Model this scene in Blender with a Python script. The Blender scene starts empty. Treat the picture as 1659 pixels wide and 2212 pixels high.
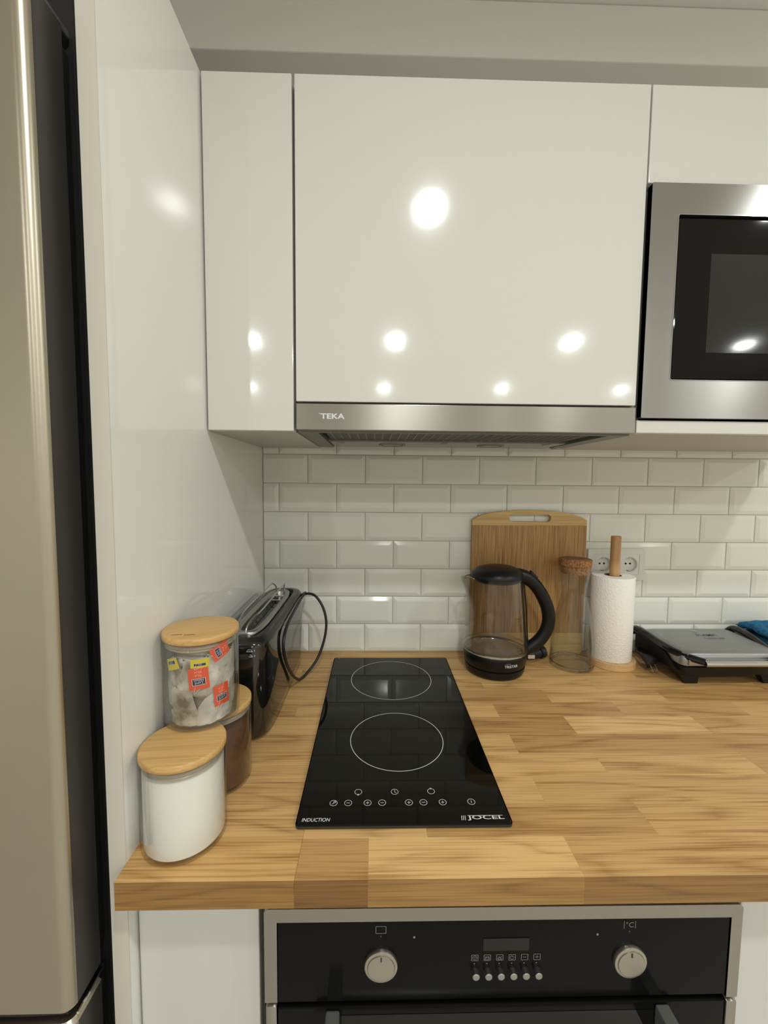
import bpy, bmesh, math, random
from mathutils import Vector, Matrix
random.seed(7)
C = bpy.context.scene.collection
S = bpy.context.scene
K = 0.92                                   # worktop height above the floor; everything below is written with the worktop at z = 0

# ------------------------------------------------------------------ camera, world, exposure
def cam_axes(yaw, pitch, roll):
    cy, sy, cp, sp = math.cos(yaw), math.sin(yaw), math.cos(pitch), math.sin(pitch)
    f = Vector((sy*cp, cy*cp, -sp)); r = Vector((cy, -sy, 0)); u = r.cross(f)
    cr, sr = math.cos(roll), math.sin(roll)
    return r*cr+u*sr, -r*sr+u*cr, f
cd = bpy.data.cameras.new('camera'); cam = bpy.data.objects.new('camera', cd); C.objects.link(cam)
r_, u_, f_ = cam_axes(0.0221, 0.0688, 0.0087)
cam.matrix_world = Matrix(((r_.x, u_.x, -f_.x, .2935), (r_.y, u_.y, -f_.y, -1.078), (r_.z, u_.z, -f_.z, .4537+K), (0, 0, 0, 1)))
cd.sensor_fit = 'HORIZONTAL'; cd.sensor_width = 36; cd.lens = 881.18/1659*36; cd.clip_start = .01
S.camera = cam
w = bpy.data.worlds.new('world'); S.world = w; w.use_nodes = True
w.node_tree.nodes['Background'].inputs[0].default_value = (.9, .93, 1, 1)
w.node_tree.nodes['Background'].inputs[1].default_value = .05
S.view_settings.view_transform = 'Standard'; S.view_settings.look = 'None'
S.view_settings.exposure = 0.0; S.view_settings.gamma = 1.0; S.view_settings.use_curve_mapping = False
LAMP = 390.0                               # strength of the ceiling downlight diffusers
LAMP_COL = (.975, 1.0, .975, 1)

# ------------------------------------------------------------------ helpers
def srgb(r, g, b):
    f = lambda c: c/12.92 if c <= .04045 else ((c+.055)/1.055)**2.4
    return (f(r/255), f(g/255), f(b/255), 1)
def obj(name, bm, mat, parent=None, smooth=None, loc=None):
    me = bpy.data.meshes.new(name)
    bmesh.ops.recalc_face_normals(bm, faces=bm.faces[:])
    bm.to_mesh(me); bm.free()
    if smooth is not None:
        me.polygons.foreach_set('use_smooth', [True]*len(me.polygons))
        if smooth < 180: me.set_sharp_from_angle(angle=math.radians(smooth))
    for m in (mat if isinstance(mat, (list, tuple)) else [mat]): me.materials.append(m)
    o = bpy.data.objects.new(name, me); C.objects.link(o)
    if parent: o.parent = parent
    if loc: o.location = loc
    return o
def thing(name, label, cat, loc=(0, 0, 0), group=None, rz=0):
    o = bpy.data.objects.new(name, None); C.objects.link(o); o.location = loc; o.rotation_euler = (0, 0, rz)
    o.empty_display_size = .02
    o['label'] = label; o['category'] = cat
    if group: o['group'] = group
    return o
def tag(o, label, cat, group=None, kind=None):
    o['label'] = label; o['category'] = cat
    if group: o['group'] = group
    if kind: o['kind'] = kind
    return o
def struct(o): o['kind'] = 'structure'; return o
def box(bm, x0, x1, y0, y1, z0, z1, bev=0, seg=2):
    r = bmesh.ops.create_cube(bm, size=1)
    for v in r['verts']:
        v.co = Vector(((x0+x1)/2+v.co.x*(x1-x0), (y0+y1)/2+v.co.y*(y1-y0), (z0+z1)/2+v.co.z*(z1-z0)))
    if bev:
        es = list({e for v in r['verts'] for e in v.link_edges})
        bmesh.ops.bevel(bm, geom=es, offset=bev, segments=seg, affect='EDGES', profile=.5)
    return bm
def bx(*a, **k): return box(bmesh.new(), *a, **k)
def lathe(prof, n=64, c=(0, 0, 0), bm=None, close=False):
    bm = bm or bmesh.new(); rings = []
    for r, z in prof:
        if r < 1e-6: rings.append([bm.verts.new((c[0], c[1], c[2]+z))])
        else: rings.append([bm.verts.new((c[0]+r*math.cos(2*math.pi*i/n), c[1]+r*math.sin(2*math.pi*i/n), c[2]+z)) for i in range(n)])
    pairs = list(zip(rings, rings[1:])) + ([(rings[-1], rings[0])] if close else [])
    for a, b in pairs:
        for i in range(n):
            j = (i+1) % n
            if len(a) == 1 and len(b) == 1: continue
            if len(a) == 1: bm.faces.new((a[0], b[i], b[j]))
            elif len(b) == 1: bm.faces.new((a[i], a[j], b[0]))
            else: bm.faces.new((a[i], a[j], b[j], b[i]))
    return bm
def smooth_pts(pts, k=6):
    pts = [Vector(p) for p in pts]; out = []
    P = [2*pts[0]-pts[1]]+pts+[2*pts[-1]-pts[-2]]
    for i in range(1, len(P)-2):
        a, b, c, d = P[i-1], P[i], P[i+1], P[i+2]
        for s in range(k):
            t = s/k
            out.append(.5*((2*b)+(c-a)*t+(2*a-5*b+4*c-d)*t*t+(3*b-a-3*c+d)*t**3))
    out.append(pts[-1]); return out
def tube(pts, r, n=10, bm=None, smooth=True, sx=None, k=6):
    """sweep a round (or elliptic, sx = list of (ra, rb)) section along points"""
    bm = bm or bmesh.new()
    p = smooth_pts(pts, k) if smooth else [Vector(q) for q in pts]
    t0 = (p[1]-p[0]).normalized(); up = Vector((0, 1, 0)) if abs(t0.y) < .9 else Vector((1, 0, 0))
    nrm = (up-t0*up.dot(t0)).normalized(); rings = []
    for i, q in enumerate(p):
        t = (p[min(i+1, len(p)-1)]-p[max(i-1, 0)]).normalized()
        nrm = (nrm-t*nrm.dot(t)).normalized(); b = t.cross(nrm)
        f = i/(len(p)-1)
        if callable(sx): ra, rb = sx(f)
        else: ra = rb = r
        rings.append([bm.verts.new(q+nrm*ra*math.cos(2*math.pi*j/n)+b*rb*math.sin(2*math.pi*j/n)) for j in range(n)])
    for a, b in zip(rings, rings[1:]):
        for j in range(n): bm.faces.new((a[j], a[(j+1) % n], b[(j+1) % n], b[j]))
    bm.faces.new(rings[0][::-1]); bm.faces.new(rings[-1])
    return bm
def loft(loops, cap=True, bm=None):
    bm = bm or bmesh.new(); R = [[bm.verts.new(p) for p in l] for l in loops]; n = len(R[0])
    for a, b in zip(R, R[1:]):
        for j in range(n): bm.faces.new((a[j], a[(j+1) % n], b[(j+1) % n], b[j]))
    if cap: bm.faces.new(R[0][::-1]); bm.faces.new(R[-1])
    return bm
def rrect(x0, x1, y0, y1, r, n=6):
    out = []
    for cx, cy, a in ((x1-r, y1-r, 0), (x0+r, y1-r, 90), (x0+r, y0+r, 180), (x1-r, y0+r, 270)):
        for i in range(n+1):
            t = math.radians(a+90*i/n); out.append((cx+r*math.cos(t), cy+r*math.sin(t)))
    return out
def plate(loop, z0, z1, holes=(), axis='z'):
    """solid plate from a 2D outline with optional holes (same-plane polygons)"""
    bm = bmesh.new(); es = []
    for L in (loop,)+tuple(holes):
        vs = [bm.verts.new((x, y, z0)) for x, y in L]
        es += [bm.edges.new((vs[i], vs[(i+1) % len(vs)])) for i in range(len(vs))]
    bmesh.ops.triangle_fill(bm, edges=es, use_beauty=True, use_dissolve=False)
    ext = bmesh.ops.extrude_face_region(bm, geom=bm.faces[:])
    for v in ext['geom']:
        if isinstance(v, bmesh.types.BMVert): v.co.z = z1
    if axis == 'y':
        for v in bm.verts: v.co = Vector((v.co.x, -v.co.z, v.co.y))     # x, z outline; thickness towards -y
    return bm
_dg = None
def text_mesh(s, size, width=None, bold=0, shear=0, extrude=0):
    cu = bpy.data.curves.new('txt', 'FONT'); cu.body = s; cu.size = size; cu.extrude = extrude; cu.offset = bold; cu.shear = shear
    cu.align_x = 'CENTER'; cu.align_y = 'CENTER'; cu.resolution_u = 3
    o = bpy.data.objects.new('txt', cu); C.objects.link(o)
    bpy.context.view_layer.update()
    me = bpy.data.meshes.new_from_object(o.evaluated_get(bpy.context.evaluated_depsgraph_get()))
    bpy.data.objects.remove(o)
    xs = [v.co.x for v in me.vertices]; ys = [v.co.y for v in me.vertices]
    cx, cy, wd = (min(xs)+max(xs))/2, (min(ys)+max(ys))/2, max(xs)-min(xs)
    k = width/wd if width else 1
    for v in me.vertices: v.co.x = (v.co.x-cx)*k; v.co.y -= cy
    return me
def me_to_bm(me, fn=None, bm=None):
    bm = bm or bmesh.new(); n0 = len(bm.verts); bm.from_mesh(me); bm.verts.ensure_lookup_table()
    if fn:
        for v in bm.verts[n0:]: v.co = Vector(fn(v.co.x, v.co.y, v.co.z))
    bpy.data.meshes.remove(me); return bm
def ringflat(bm, r0, r1, cx, cy, z, n=64, a0=0, a1=360):
    m = int(n*(a1-a0)/360); pr = None
    for i in range(m+1):
        t = math.radians(a0+(a1-a0)*i/m)
        q = [bm.verts.new((cx+r*math.cos(t), cy+r*math.sin(t), z)) for r in (r0, r1)]
        if pr: bm.faces.new((pr[0], pr[1], q[1], q[0]))
        pr = q
def line2(bm, p, q, wd, z):
    p = Vector(p); q = Vector(q); d = (q-p).normalized(); n = Vector((-d.y, d.x))*wd/2
    bm.faces.new([bm.verts.new((*v, z)) for v in (p-n, q-n, q+n, p+n)])

# ------------------------------------------------------------------ materials
def mat(name, col=(.8, .8, .8, 1), rough=.5, metal=0, **kw):
    m = bpy.data.materials.new(name); m.use_nodes = True; b = m.node_tree.nodes['Principled BSDF']
    b.inputs['Base Color'].default_value = col; b.inputs['Roughness'].default_value = rough; b.inputs['Metallic'].default_value = metal
    for k, v in kw.items(): b.inputs[k.replace('_', ' ')].default_value = v
    return m
def N(m, t, **kw):
    n = m.node_tree.nodes.new(t)
    for k, v in kw.items(): setattr(n, k, v)
    return n
def L(m, a, b): m.node_tree.links.new(a, b)
def bsdf(m): return m.node_tree.nodes['Principled BSDF']
def bump(m, scale, strength, dist=.001, stretch=(1, 1, 1), detail=2):
    tc = N(m, 'ShaderNodeTexCoord'); mp = N(m, 'ShaderNodeMapping'); mp.inputs['Scale'].default_value = stretch
    no = N(m, 'ShaderNodeTexNoise'); no.inputs['Scale'].default_value = scale; no.inputs['Detail'].default_value = detail
    bu = N(m, 'ShaderNodeBump'); bu.inputs['Strength'].default_value = strength; bu.inputs['Distance'].default_value = dist
    L(m, tc.outputs['Object'], mp.inputs[0]); L(m, mp.outputs[0], no.inputs['Vector']); L(m, no.outputs[0], bu.inputs['Height']); L(m, bu.outputs[0], bsdf(m).inputs['Normal'])
    return m
def mottled(m, c1, c2, scale, stretch=(1, 1, 1), detail=4):
    tc = N(m, 'ShaderNodeTexCoord'); mp = N(m, 'ShaderNodeMapping'); mp.inputs['Scale'].default_value = stretch
    no = N(m, 'ShaderNodeTexNoise'); no.inputs['Scale'].default_value = scale; no.inputs['Detail'].default_value = detail
    cr = N(m, 'ShaderNodeValToRGB'); cr.color_ramp.elements[0].position = .35; cr.color_ramp.elements[1].position = .65
    cr.color_ramp.elements[0].color = c1; cr.color_ramp.elements[1].color = c2
    L(m, tc.outputs['Object'], mp.inputs[0]); L(m, mp.outputs[0], no.inputs['Vector']); L(m, no.outputs[0], cr.inputs[0]); L(m, cr.outputs[0], bsdf(m).inputs['Base Color'])
    return m
M = {}
M['paint'] = bump(mat('wall paint', srgb(240, 237, 230), .75), 220, .15)
M['paint_room'] = bump(mat('room wall paint', srgb(238, 236, 230), .75), 220, .15)
M['ceil'] = bump(mat('ceiling paint', srgb(243, 241, 236), .8), 200, .1)
M['lacquer'] = bump(mat('white gloss lacquer', srgb(221, 220, 212), .09), 90, .035, .0006)
M['lacquer_side'] = bump(mat('white gloss panel', srgb(238, 238, 232), .06), 60, .03, .0006)
M['edge'] = mat('cream edge banding', srgb(214, 208, 196), .4)
M['door_low'] = bump(mat('white satin lacquer', srgb(214, 214, 208), .3), 90, .03)
M['carcass'] = mat('cabinet carcass white', srgb(200, 198, 190), .5)
M['dark'] = mat('dark gap', (.008, .008, .008, 1), .7)
M['tile'] = bump(mat('glazed white tile', srgb(236, 238, 228), .1), 26, .05, .002)
M['grout'] = mat('grout', srgb(176, 174, 162), .9)
def steel(name, col, rough, aniso=.85, scale=(3, 3, 400), rot=.25, tz=(0, 0, 1)):
    m = mat(name, col, rough, 1)
    b = bsdf(m); b.inputs['Anisotropic'].default_value = aniso; b.inputs['Anisotropic Rotation'].default_value = rot
    tg = N(m, 'ShaderNodeCombineXYZ'); tg.inputs[0].default_value = 1.0; L(m, tg.outputs[0], b.inputs['Tangent'])      # brushed along x
    tc = N(m, 'ShaderNodeTexCoord'); mp = N(m, 'ShaderNodeMapping'); mp.inputs['Scale'].default_value = scale
    no = N(m, 'ShaderNodeTexNoise'); no.inputs['Scale'].default_value = 4; no.inputs['Detail'].default_value = 3
    mr = N(m, 'ShaderNodeMapRange'); mr.inputs[3].default_value = rough*.85; mr.inputs[4].default_value = rough*1.15
    L(m, tc.outputs['Object'], mp.inputs[0]); L(m, mp.outputs[0], no.inputs['Vector']); L(m, no.outputs[0], mr.inputs[0]); L(m, mr.outputs[0], b.inputs['Roughness'])
    return m
M['steel'] = steel('brushed stainless steel', srgb(168, 164, 156), .3)
M['steel_mw'] = steel('microwave brushed steel', srgb(168, 168, 164), .24)
M['steel_fridge'] = steel('fridge steel finish', srgb(184, 177, 160), .34, aniso=.5)
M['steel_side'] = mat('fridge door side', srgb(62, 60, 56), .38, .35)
M['chrome'] = mat('chrome', srgb(205, 205, 205), .12, 1)
M['alu'] = mat('satin aluminium', srgb(178, 178, 176), .32, 1)
M['alu_lid'] = mat('silver painted lid', srgb(150, 152, 152), .38, .75)
M['knob'] = mat('knob aluminium', srgb(186, 182, 170), .35, 1)
M['blackglass'] = mat('black ceramic glass', (.002, .002, .002, 1), .03, Specular_IOR_Level=.3)
M['ovenglass'] = mat('oven black glass', (.004, .004, .0038, 1), .12, Specular_IOR_Level=.10)
M['hobedge'] = mat('hob bevelled edge', (.03, .03, .03, 1), .25)
M['black'] = bump(mat('black satin plastic', (.006, .006, .006, 1), .36, Specular_IOR_Level=.3), 900, .1, .0002)
M['blackgloss'] = mat('black gloss plastic', (.006, .006, .006, 1), .05)
M['toaster'] = mat('black lacquered shell', (.007, .007, .0065, 1), .045, Specular_IOR_Level=.9)
M['toastertop'] = mat('grey gloss toaster top', (.018, .018, .017, 1), .14)
M['rubber'] = mat('black rubber', (.012, .012, .012, 1), .45)
M['screen'] = mat('oven display', (.012, .012, .011, 1), .2, Specular_IOR_Level=.3)
M['white'] = mat('white print', (.75, .76, .76, 1), .5)
M['greyprint'] = mat('grey print', (.22, .22, .21, 1), .5)
M['darkprint'] = mat('dark print', (.03, .03, .035, 1), .5)
M['socket'] = mat('white socket plastic', srgb(226, 226, 220), .22)
M['brass'] = mat('nickel pins', srgb(200, 190, 170), .25, 1)
M['cork'] = mottled(mat('cork', rough=.9), srgb(112, 74, 42), srgb(176, 128, 84), 260, detail=3)
M['paper'] = mat('kitchen paper', srgb(250, 248, 242), .95)
b_ = N(M['paper'], 'ShaderNodeTexVoronoi'); b_.inputs['Scale'].default_value = 260
tcp = N(M['paper'], 'ShaderNodeTexCoord'); bu_ = N(M['paper'], 'ShaderNodeBump'); bu_.inputs['Strength'].default_value = .6; bu_.inputs['Distance'].default_value = .0012
L(M['paper'], tcp.outputs['Object'], b_.inputs['Vector']); L(M['paper'], b_.outputs[0], bu_.inputs['Height']); L(M['paper'], bu_.outputs[0], bsdf(M['paper']).inputs['Normal'])
M['card'] = mat('cardboard', srgb(120, 92, 66), .9)
M['sugar'] = bump(mat('white sugar', srgb(246, 243, 234), .8), 1500, .3, .0004)
M['cocoa'] = mottled(mat('brown powder', rough=.6), srgb(74, 44, 22), srgb(98, 60, 30), 30)
M['silicone'] = mat('clear silicone seal', srgb(196, 186, 170), .3, Alpha=.7)
M['teabag'] = mottled(mat('tea bag paper', rough=.9), srgb(122, 106, 84), srgb(222, 216, 204), 34, detail=7)
M['teabag_white'] = mottled(mat('tea bag white paper', rough=.9), srgb(170, 162, 150), srgb(232, 228, 222), 20, detail=6)
M['orange'] = mat('orange tag paper', srgb(232, 84, 42), .6)
M['yellow'] = mat('yellow tag paper', srgb(226, 204, 40), .6)
M['navy'] = mat('navy print', srgb(20, 22, 62), .6)
M['peach'] = mat('peach print', srgb(255, 190, 160), .6)
M['string'] = mat('cotton string', srgb(224, 214, 190), .9)
M['cloth'] = bump(mottled(mat('blue microfibre', rough=.95), srgb(14, 82, 124), srgb(34, 118, 162), 120), 500, .8, .002)
M['filter'] = mat('hood filter mesh', srgb(84, 82, 76), .5, .6)
M['slat'] = mat('filter rib', srgb(150, 148, 140), .4, .6)
M['hoodgrey'] = mat('hood grey metal', srgb(120, 122, 118), .4, .5)
M['hoodlight'] = mat('hood light grey panel', srgb(150, 152, 148), .25, .3)
M['diff_off'] = mat('unlit lamp glass', srgb(150, 150, 142), .15)
M['floor'] = mottled(mat('laminate floor', rough=.4), srgb(196, 188, 178), srgb(214, 206, 196), 3, (1, 12, 1))
M['plate'] = mottled(mat('kettle heating plate', rough=.35, metal=.5), srgb(150, 134, 116), srgb(176, 160, 140), 20)
M['red'] = mat('plug label', srgb(222, 208, 200), .5)
def glass(name, tint, ior=1.45, rough=0.0, spec=1.0):
    m = bpy.data.materials.new(name); m.use_nodes = True; nt = m.node_tree; nt.nodes.remove(bsdf(m))
    out = nt.nodes['Material Output']; tr = N(m, 'ShaderNodeBsdfTransparent'); tr.inputs[0].default_value = tint
    gl = N(m, 'ShaderNodeBsdfGlossy'); gl.inputs['Roughness'].default_value = .02
    la = N(m, 'ShaderNodeLayerWeight'); pw = N(m, 'ShaderNodeMath', operation='POWER'); pw.inputs[1].default_value = 3.0
    lw = N(m, 'ShaderNodeMath', operation='MULTIPLY_ADD'); lw.inputs[1].default_value = .85; lw.inputs[2].default_value = ((ior-1)/(ior+1))**2
    L(m, la.outputs['Facing'], pw.inputs[0]); L(m, pw.outputs[0], lw.inputs[0])
    mx = N(m, 'ShaderNodeMixShader'); L(m, lw.outputs[0], mx.inputs[0]); L(m, tr.outputs[0], mx.inputs[1]); L(m, gl.outputs[0], mx.inputs[2]); L(m, mx.outputs[0], out.inputs[0])
    return m
M['glass'] = glass('thin clear glass', (.97, .975, .97, 1))
M['glass_kettle'] = glass('kettle glass', (.93, .92, .9, 1), 1.5)
M['thickglass'] = mat('solid glass', (.97, .98, .98, 1), .01, Transmission_Weight=1.0, IOR=1.46)
M['smoke'] = glass('dark oven glass', (.08, .08, .085, 1), 1.5)

def wood(name, dark, light, grain=1.0, axis='x', rough=.35, objcol=True, ringscale=9.0, sc=.13, lift=0.0):
    m = mat(name, rough=rough); b = bsdf(m)
    tc = N(m, 'ShaderNodeTexCoord'); oi = N(m, 'ShaderNodeObjectInfo')
    off = N(m, 'ShaderNodeVectorMath', operation='SCALE'); cb = N(m, 'ShaderNodeCombineXYZ')
    mu = N(m, 'ShaderNodeMath', operation='MULTIPLY'); mu.inputs[1].default_value = 37.0; L(m, oi.outputs['Random'], mu.inputs[0])
    mu2 = N(m, 'ShaderNodeMath', operation='MULTIPLY'); mu2.inputs[1].default_value = 13.0; L(m, oi.outputs['Random'], mu2.inputs[0])
    L(m, mu.outputs[0], cb.inputs[0]); L(m, mu2.outputs[0], cb.inputs[1]); L(m, mu.outputs[0], cb.inputs[2])
    ad = N(m, 'ShaderNodeVectorMath', operation='ADD'); L(m, tc.outputs['Object'], ad.inputs[0]); L(m, cb.outputs[0], ad.inputs[1])
    st = {'x': (sc, 1, 1), 'y': (1, sc, 1), 'z': (1, 1, sc)}[axis]
    mp = N(m, 'ShaderNodeMapping'); mp.inputs['Scale'].default_value = st; L(m, ad.outputs[0], mp.inputs[0])
    # broad flame figure: warped rings
    n1 = N(m, 'ShaderNodeTexNoise'); n1.inputs['Scale'].default_value = ringscale*1.6; n1.inputs['Detail'].default_value = 2; L(m, mp.outputs[0], n1.inputs['Vector'])
    m1 = N(m, 'ShaderNodeMath', operation='MULTIPLY'); m1.inputs[1].default_value = 16; L(m, n1.outputs[0], m1.inputs[0])
    fr = N(m, 'ShaderNodeMath', operation='PINGPONG'); fr.inputs[1].default_value = 1; L(m, m1.outputs[0], fr.inputs[0])
    # fine pores
    st2 = tuple(.018 if s < 1 else 1 for s in st)
    mp2 = N(m, 'ShaderNodeMapping'); mp2.inputs['Scale'].default_value = st2; L(m, ad.outputs[0], mp2.inputs[0])
    n2 = N(m, 'ShaderNodeTexNoise'); n2.inputs['Scale'].default_value = 420; n2.inputs['Detail'].default_value = 3; L(m, mp2.outputs[0], n2.inputs['Vector'])
    n3 = N(m, 'ShaderNodeTexNoise'); n3.inputs['Scale'].default_value = 14; n3.inputs['Detail'].default_value = 2; L(m, mp.outputs[0], n3.inputs['Vector'])
    pw = N(m, 'ShaderNodeMath', operation='POWER'); pw.inputs[1].default_value = 2.6; L(m, fr.outputs[0], pw.inputs[0])
    a1 = N(m, 'ShaderNodeMath', operation='MULTIPLY'); a1.inputs[1].default_value = .34*grain; L(m, pw.outputs[0], a1.inputs[0])
    a2 = N(m, 'ShaderNodeMath', operation='MULTIPLY_ADD'); a2.inputs[1].default_value = 1.5*grain; L(m, n2.outputs[0], a2.inputs[0]); L(m, a1.outputs[0], a2.inputs[2])
    a3 = N(m, 'ShaderNodeMath', operation='MULTIPLY_ADD'); a3.inputs[1].default_value = .45; L(m, n3.outputs[0], a3.inputs[0]); L(m, a2.outputs[0], a3.inputs[2])
    cr = N(m, 'ShaderNodeValToRGB'); c0 = .75*grain+.25+lift
    cr.color_ramp.elements[0].position = max(0, c0-.22); cr.color_ramp.elements[1].position = min(1, c0+.62*grain) if c0+.62*grain < 1 else 1
    cr.color_ramp.elements[0].color = light; cr.color_ramp.elements[1].color = dark
    mr_ = N(m, 'ShaderNodeMath', operation='MULTIPLY'); mr_.inputs[1].default_value = .62; L(m, a3.outputs[0], mr_.inputs[0])
    cr.color_ramp.elements[0].position = (c0-.16)*.62; cr.color_ramp.elements[1].position = min(1, (c0+.62)*.62)
    L(m, mr_.outputs[0], cr.inputs[0])
    if objcol:
        mx = N(m, 'ShaderNodeMix', data_type='RGBA', blend_type='MULTIPLY'); mx.inputs[0].default_value = 1
        L(m, cr.outputs[0], mx.inputs[6]); L(m, oi.outputs['Color'], mx.inputs[7]); L(m, mx.outputs[2], b.inputs['Base Color'])
    else: L(m, cr.outputs[0], b.inputs['Base Color'])
    bu = N(m, 'ShaderNodeBump'); bu.inputs['Strength'].default_value = .12; bu.inputs['Distance'].default_value = .0004; L(m, n2.outputs[0], bu.inputs['Height']); L(m, bu.outputs[0], b.inputs['Normal'])
    return m
M['oak'] = wood('oiled oak', srgb(164, 118, 64), srgb(226, 186, 126), rough=.40, grain=1.0, ringscale=8, lift=.10)
M['oak_edge'] = wood('darker oak edge', srgb(110, 78, 34), srgb(164, 126, 70), rough=.45, grain=.9, ringscale=8)  # front edge of the worktop, darker than its top
M['bamboo'] = wood('bamboo lid', srgb(178, 134, 74), srgb(220, 180, 116), grain=.6, ringscale=26, rough=.4, sc=.03)
M['bamboo_dark'] = wood('caramel bamboo', srgb(134, 96, 48), srgb(190, 148, 92), grain=1.1, axis='z', ringscale=50, rough=.45, sc=.03)
M['bamboo_light'] = wood('pale bamboo', srgb(176, 138, 76), srgb(214, 182, 122), grain=.8, axis='x', ringscale=20, rough=.45, sc=.04)
M['beech'] = wood('beech', srgb(166, 122, 74), srgb(206, 164, 112), grain=.7, axis='z', ringscale=10, rough=.5)
M['beech_base'] = wood('glued beech', srgb(186, 144, 90), srgb(222, 186, 134), grain=.7, axis='y', ringscale=10, rough=.5)
em = bpy.data.materials.new('lamp diffuser'); em.use_nodes = True; e_ = bsdf(em); e_.inputs['Emission Color'].default_value = LAMP_COL; e_.inputs['Emission Strength'].default_value = LAMP; e_.inputs['Base Color'].default_value = (.9, .9, .9, 1)
M['lamp'] = em

# ------------------------------------------------------------------ room
HZ = 1.53
struct(obj('floor', bx(-1.7, 3.9, -5.6, .1, -K-.05, -K), M['floor']))
struct(obj('ceiling', bx(-1.7, 3.9, -5.6, .1, HZ, HZ+.08), M['ceil']))
wb = struct(obj('wall_back', bx(-1.7, 3.9, .0018, .1, -K, HZ), M['paint']))
struct(obj('wall_left', bx(-1.8, -1.7, -5.6, .1, -K, HZ), M['paint_room']))
struct(obj('wall_right', bx(3.9, 4.0, -5.6, .1, -K, HZ), M['paint_room']))
struct(obj('wall_front', bx(-1.8, 4.0, -5.7, -5.6, -K, HZ), M['paint_room']))
struct(obj('trim_1', bx(-1.69, 3.89, -.10, .001, 1.41, HZ-.0005, bev=.003), M['paint']))
# grout bed and bevelled tiles on the back wall
obj('grout', bx(.0, 1.60, -.0004, .0017, .0, .604), M['grout'], wb)
def tile_mesh(wd, ht, l=True, r=True):
    bv = .0105; bm = bmesh.new(); h = wd/2; v_ = ht/2
    ry, cy = -.0016, -.0048
    li = -h+bv if l else -h; ri = h-bv if r else h
    o0 = [(-h, 0, -v_), (h, 0, -v_), (h, 0, v_), (-h, 0, v_)]
    o1 = [(x, ry, z) for x, _, z in o0]
    o2 = [(li, cy, -v_+bv), (ri, cy, -v_+bv), (ri, cy, v_-bv), (li, cy, v_-bv)]
    loft([o0, o1, o2], bm=bm)
    bmesh.ops.bevel(bm, geom=[e for e in bm.edges if all(v.co.y < -.001 for v in e.verts)], offset=.0007, segments=2, affect='EDGES')
    me = bpy.data.meshes.new('tile'); bmesh.ops.recalc_face_normals(bm, faces=bm.faces[:]); bm.to_mesh(me); bm.free(); me.materials.append(M['tile'])
    return me
PX, PZ, X0, Z1, G = .1505, .0753, .1171, .5289, .0017
cache = {}
for row in range(-1, 7):
    zt = Z1-row*PZ; zb = zt-PZ
    xs = [X0+(k-(.5 if row % 2 else 0))*PX for k in range(-1, 12)]
    for a, b in zip(xs, xs[1:]):
        a2, b2 = max(a, .0005), min(b, 1.6)
        if b2-a2 < .01: continue
        zb2 = max(zb, .0008)
        key = (round(b2-a2, 4), round(zt-zb2, 4), a2 == a, b2 == b)
        if key not in cache: cache[key] = tile_mesh(b2-a2-G, zt-zb2-G, a2 == a, b2 == b)
        o = bpy.data.objects.new('tile', cache[key]); C.objects.link(o); o.parent = wb
        o.location = ((a2+b2)/2, 0, (zt+zb2)/2)
        o.rotation_euler = (random.uniform(-.004, .004), 0, random.uniform(-.003, .003))

# ceiling downlights (positions follow from the cabinet door reflections, except one lamp added for brightness)
first = None
SP = [(.498, -1.297, 'nearest the worktop, above the hob'), (1.86, -1.28, 'nearest the worktop, above the right cabinets'),
      (3.15, -1.28, 'added for extra light, nearest the worktop, far right beyond the microwave'),  # unseen lamp, added to brighten the end panel from the right
      (.434, -2.785, 'middle row, in line with the hob'), (1.756, -2.743, 'middle row, second from the left'), (3.08, -2.75, 'middle row, rightmost'),
      (-.650, -2.811, 'middle row, leftmost'), (.387, -4.305, 'far row, second from the left'), (1.699, -4.228, 'far row, third from the left'),
      (-1.109, -4.328, 'far row, leftmost'), (3.05, -4.25, 'far row, rightmost')]
bmr = lathe([(.056, 0), (.060, -.004), (.060, -.006), (.048, -.006), (.046, -.003), (.046, 0)], 40, close=True)
bmd = lathe([(0, -.0035), (.046, -.0035)], 40)
for x, y, ph in SP:
    t = thing('downlight', 'round recessed ceiling downlight, '+ph, 'downlight', (x, y, HZ), 'ceiling downlights')
    if first is None:
        rg = obj('trim_ring', bmr, M['socket'], t, smooth=40); df = obj('diffuser', bmd, M['lamp'], t); first = (rg, df)
    else:
        for o in first: c = o.copy(); C.objects.link(c); c.parent = t

# ------------------------------------------------------------------ tall panel and refrigerator
t = thing('side_panel', 'tall glossy white end panel between the fridge and the worktop', 'panel', (-.01, -.31, -K))
obj('board', bx(-.0095, .0100, -.3045, .311, .0, K+1.1285), M['lacquer_side'], t)
obj('edge_strip', bx(-.0098, .0100, -.3060, -.3045, .0, K+1.1285), M['edge'], t)

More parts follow.
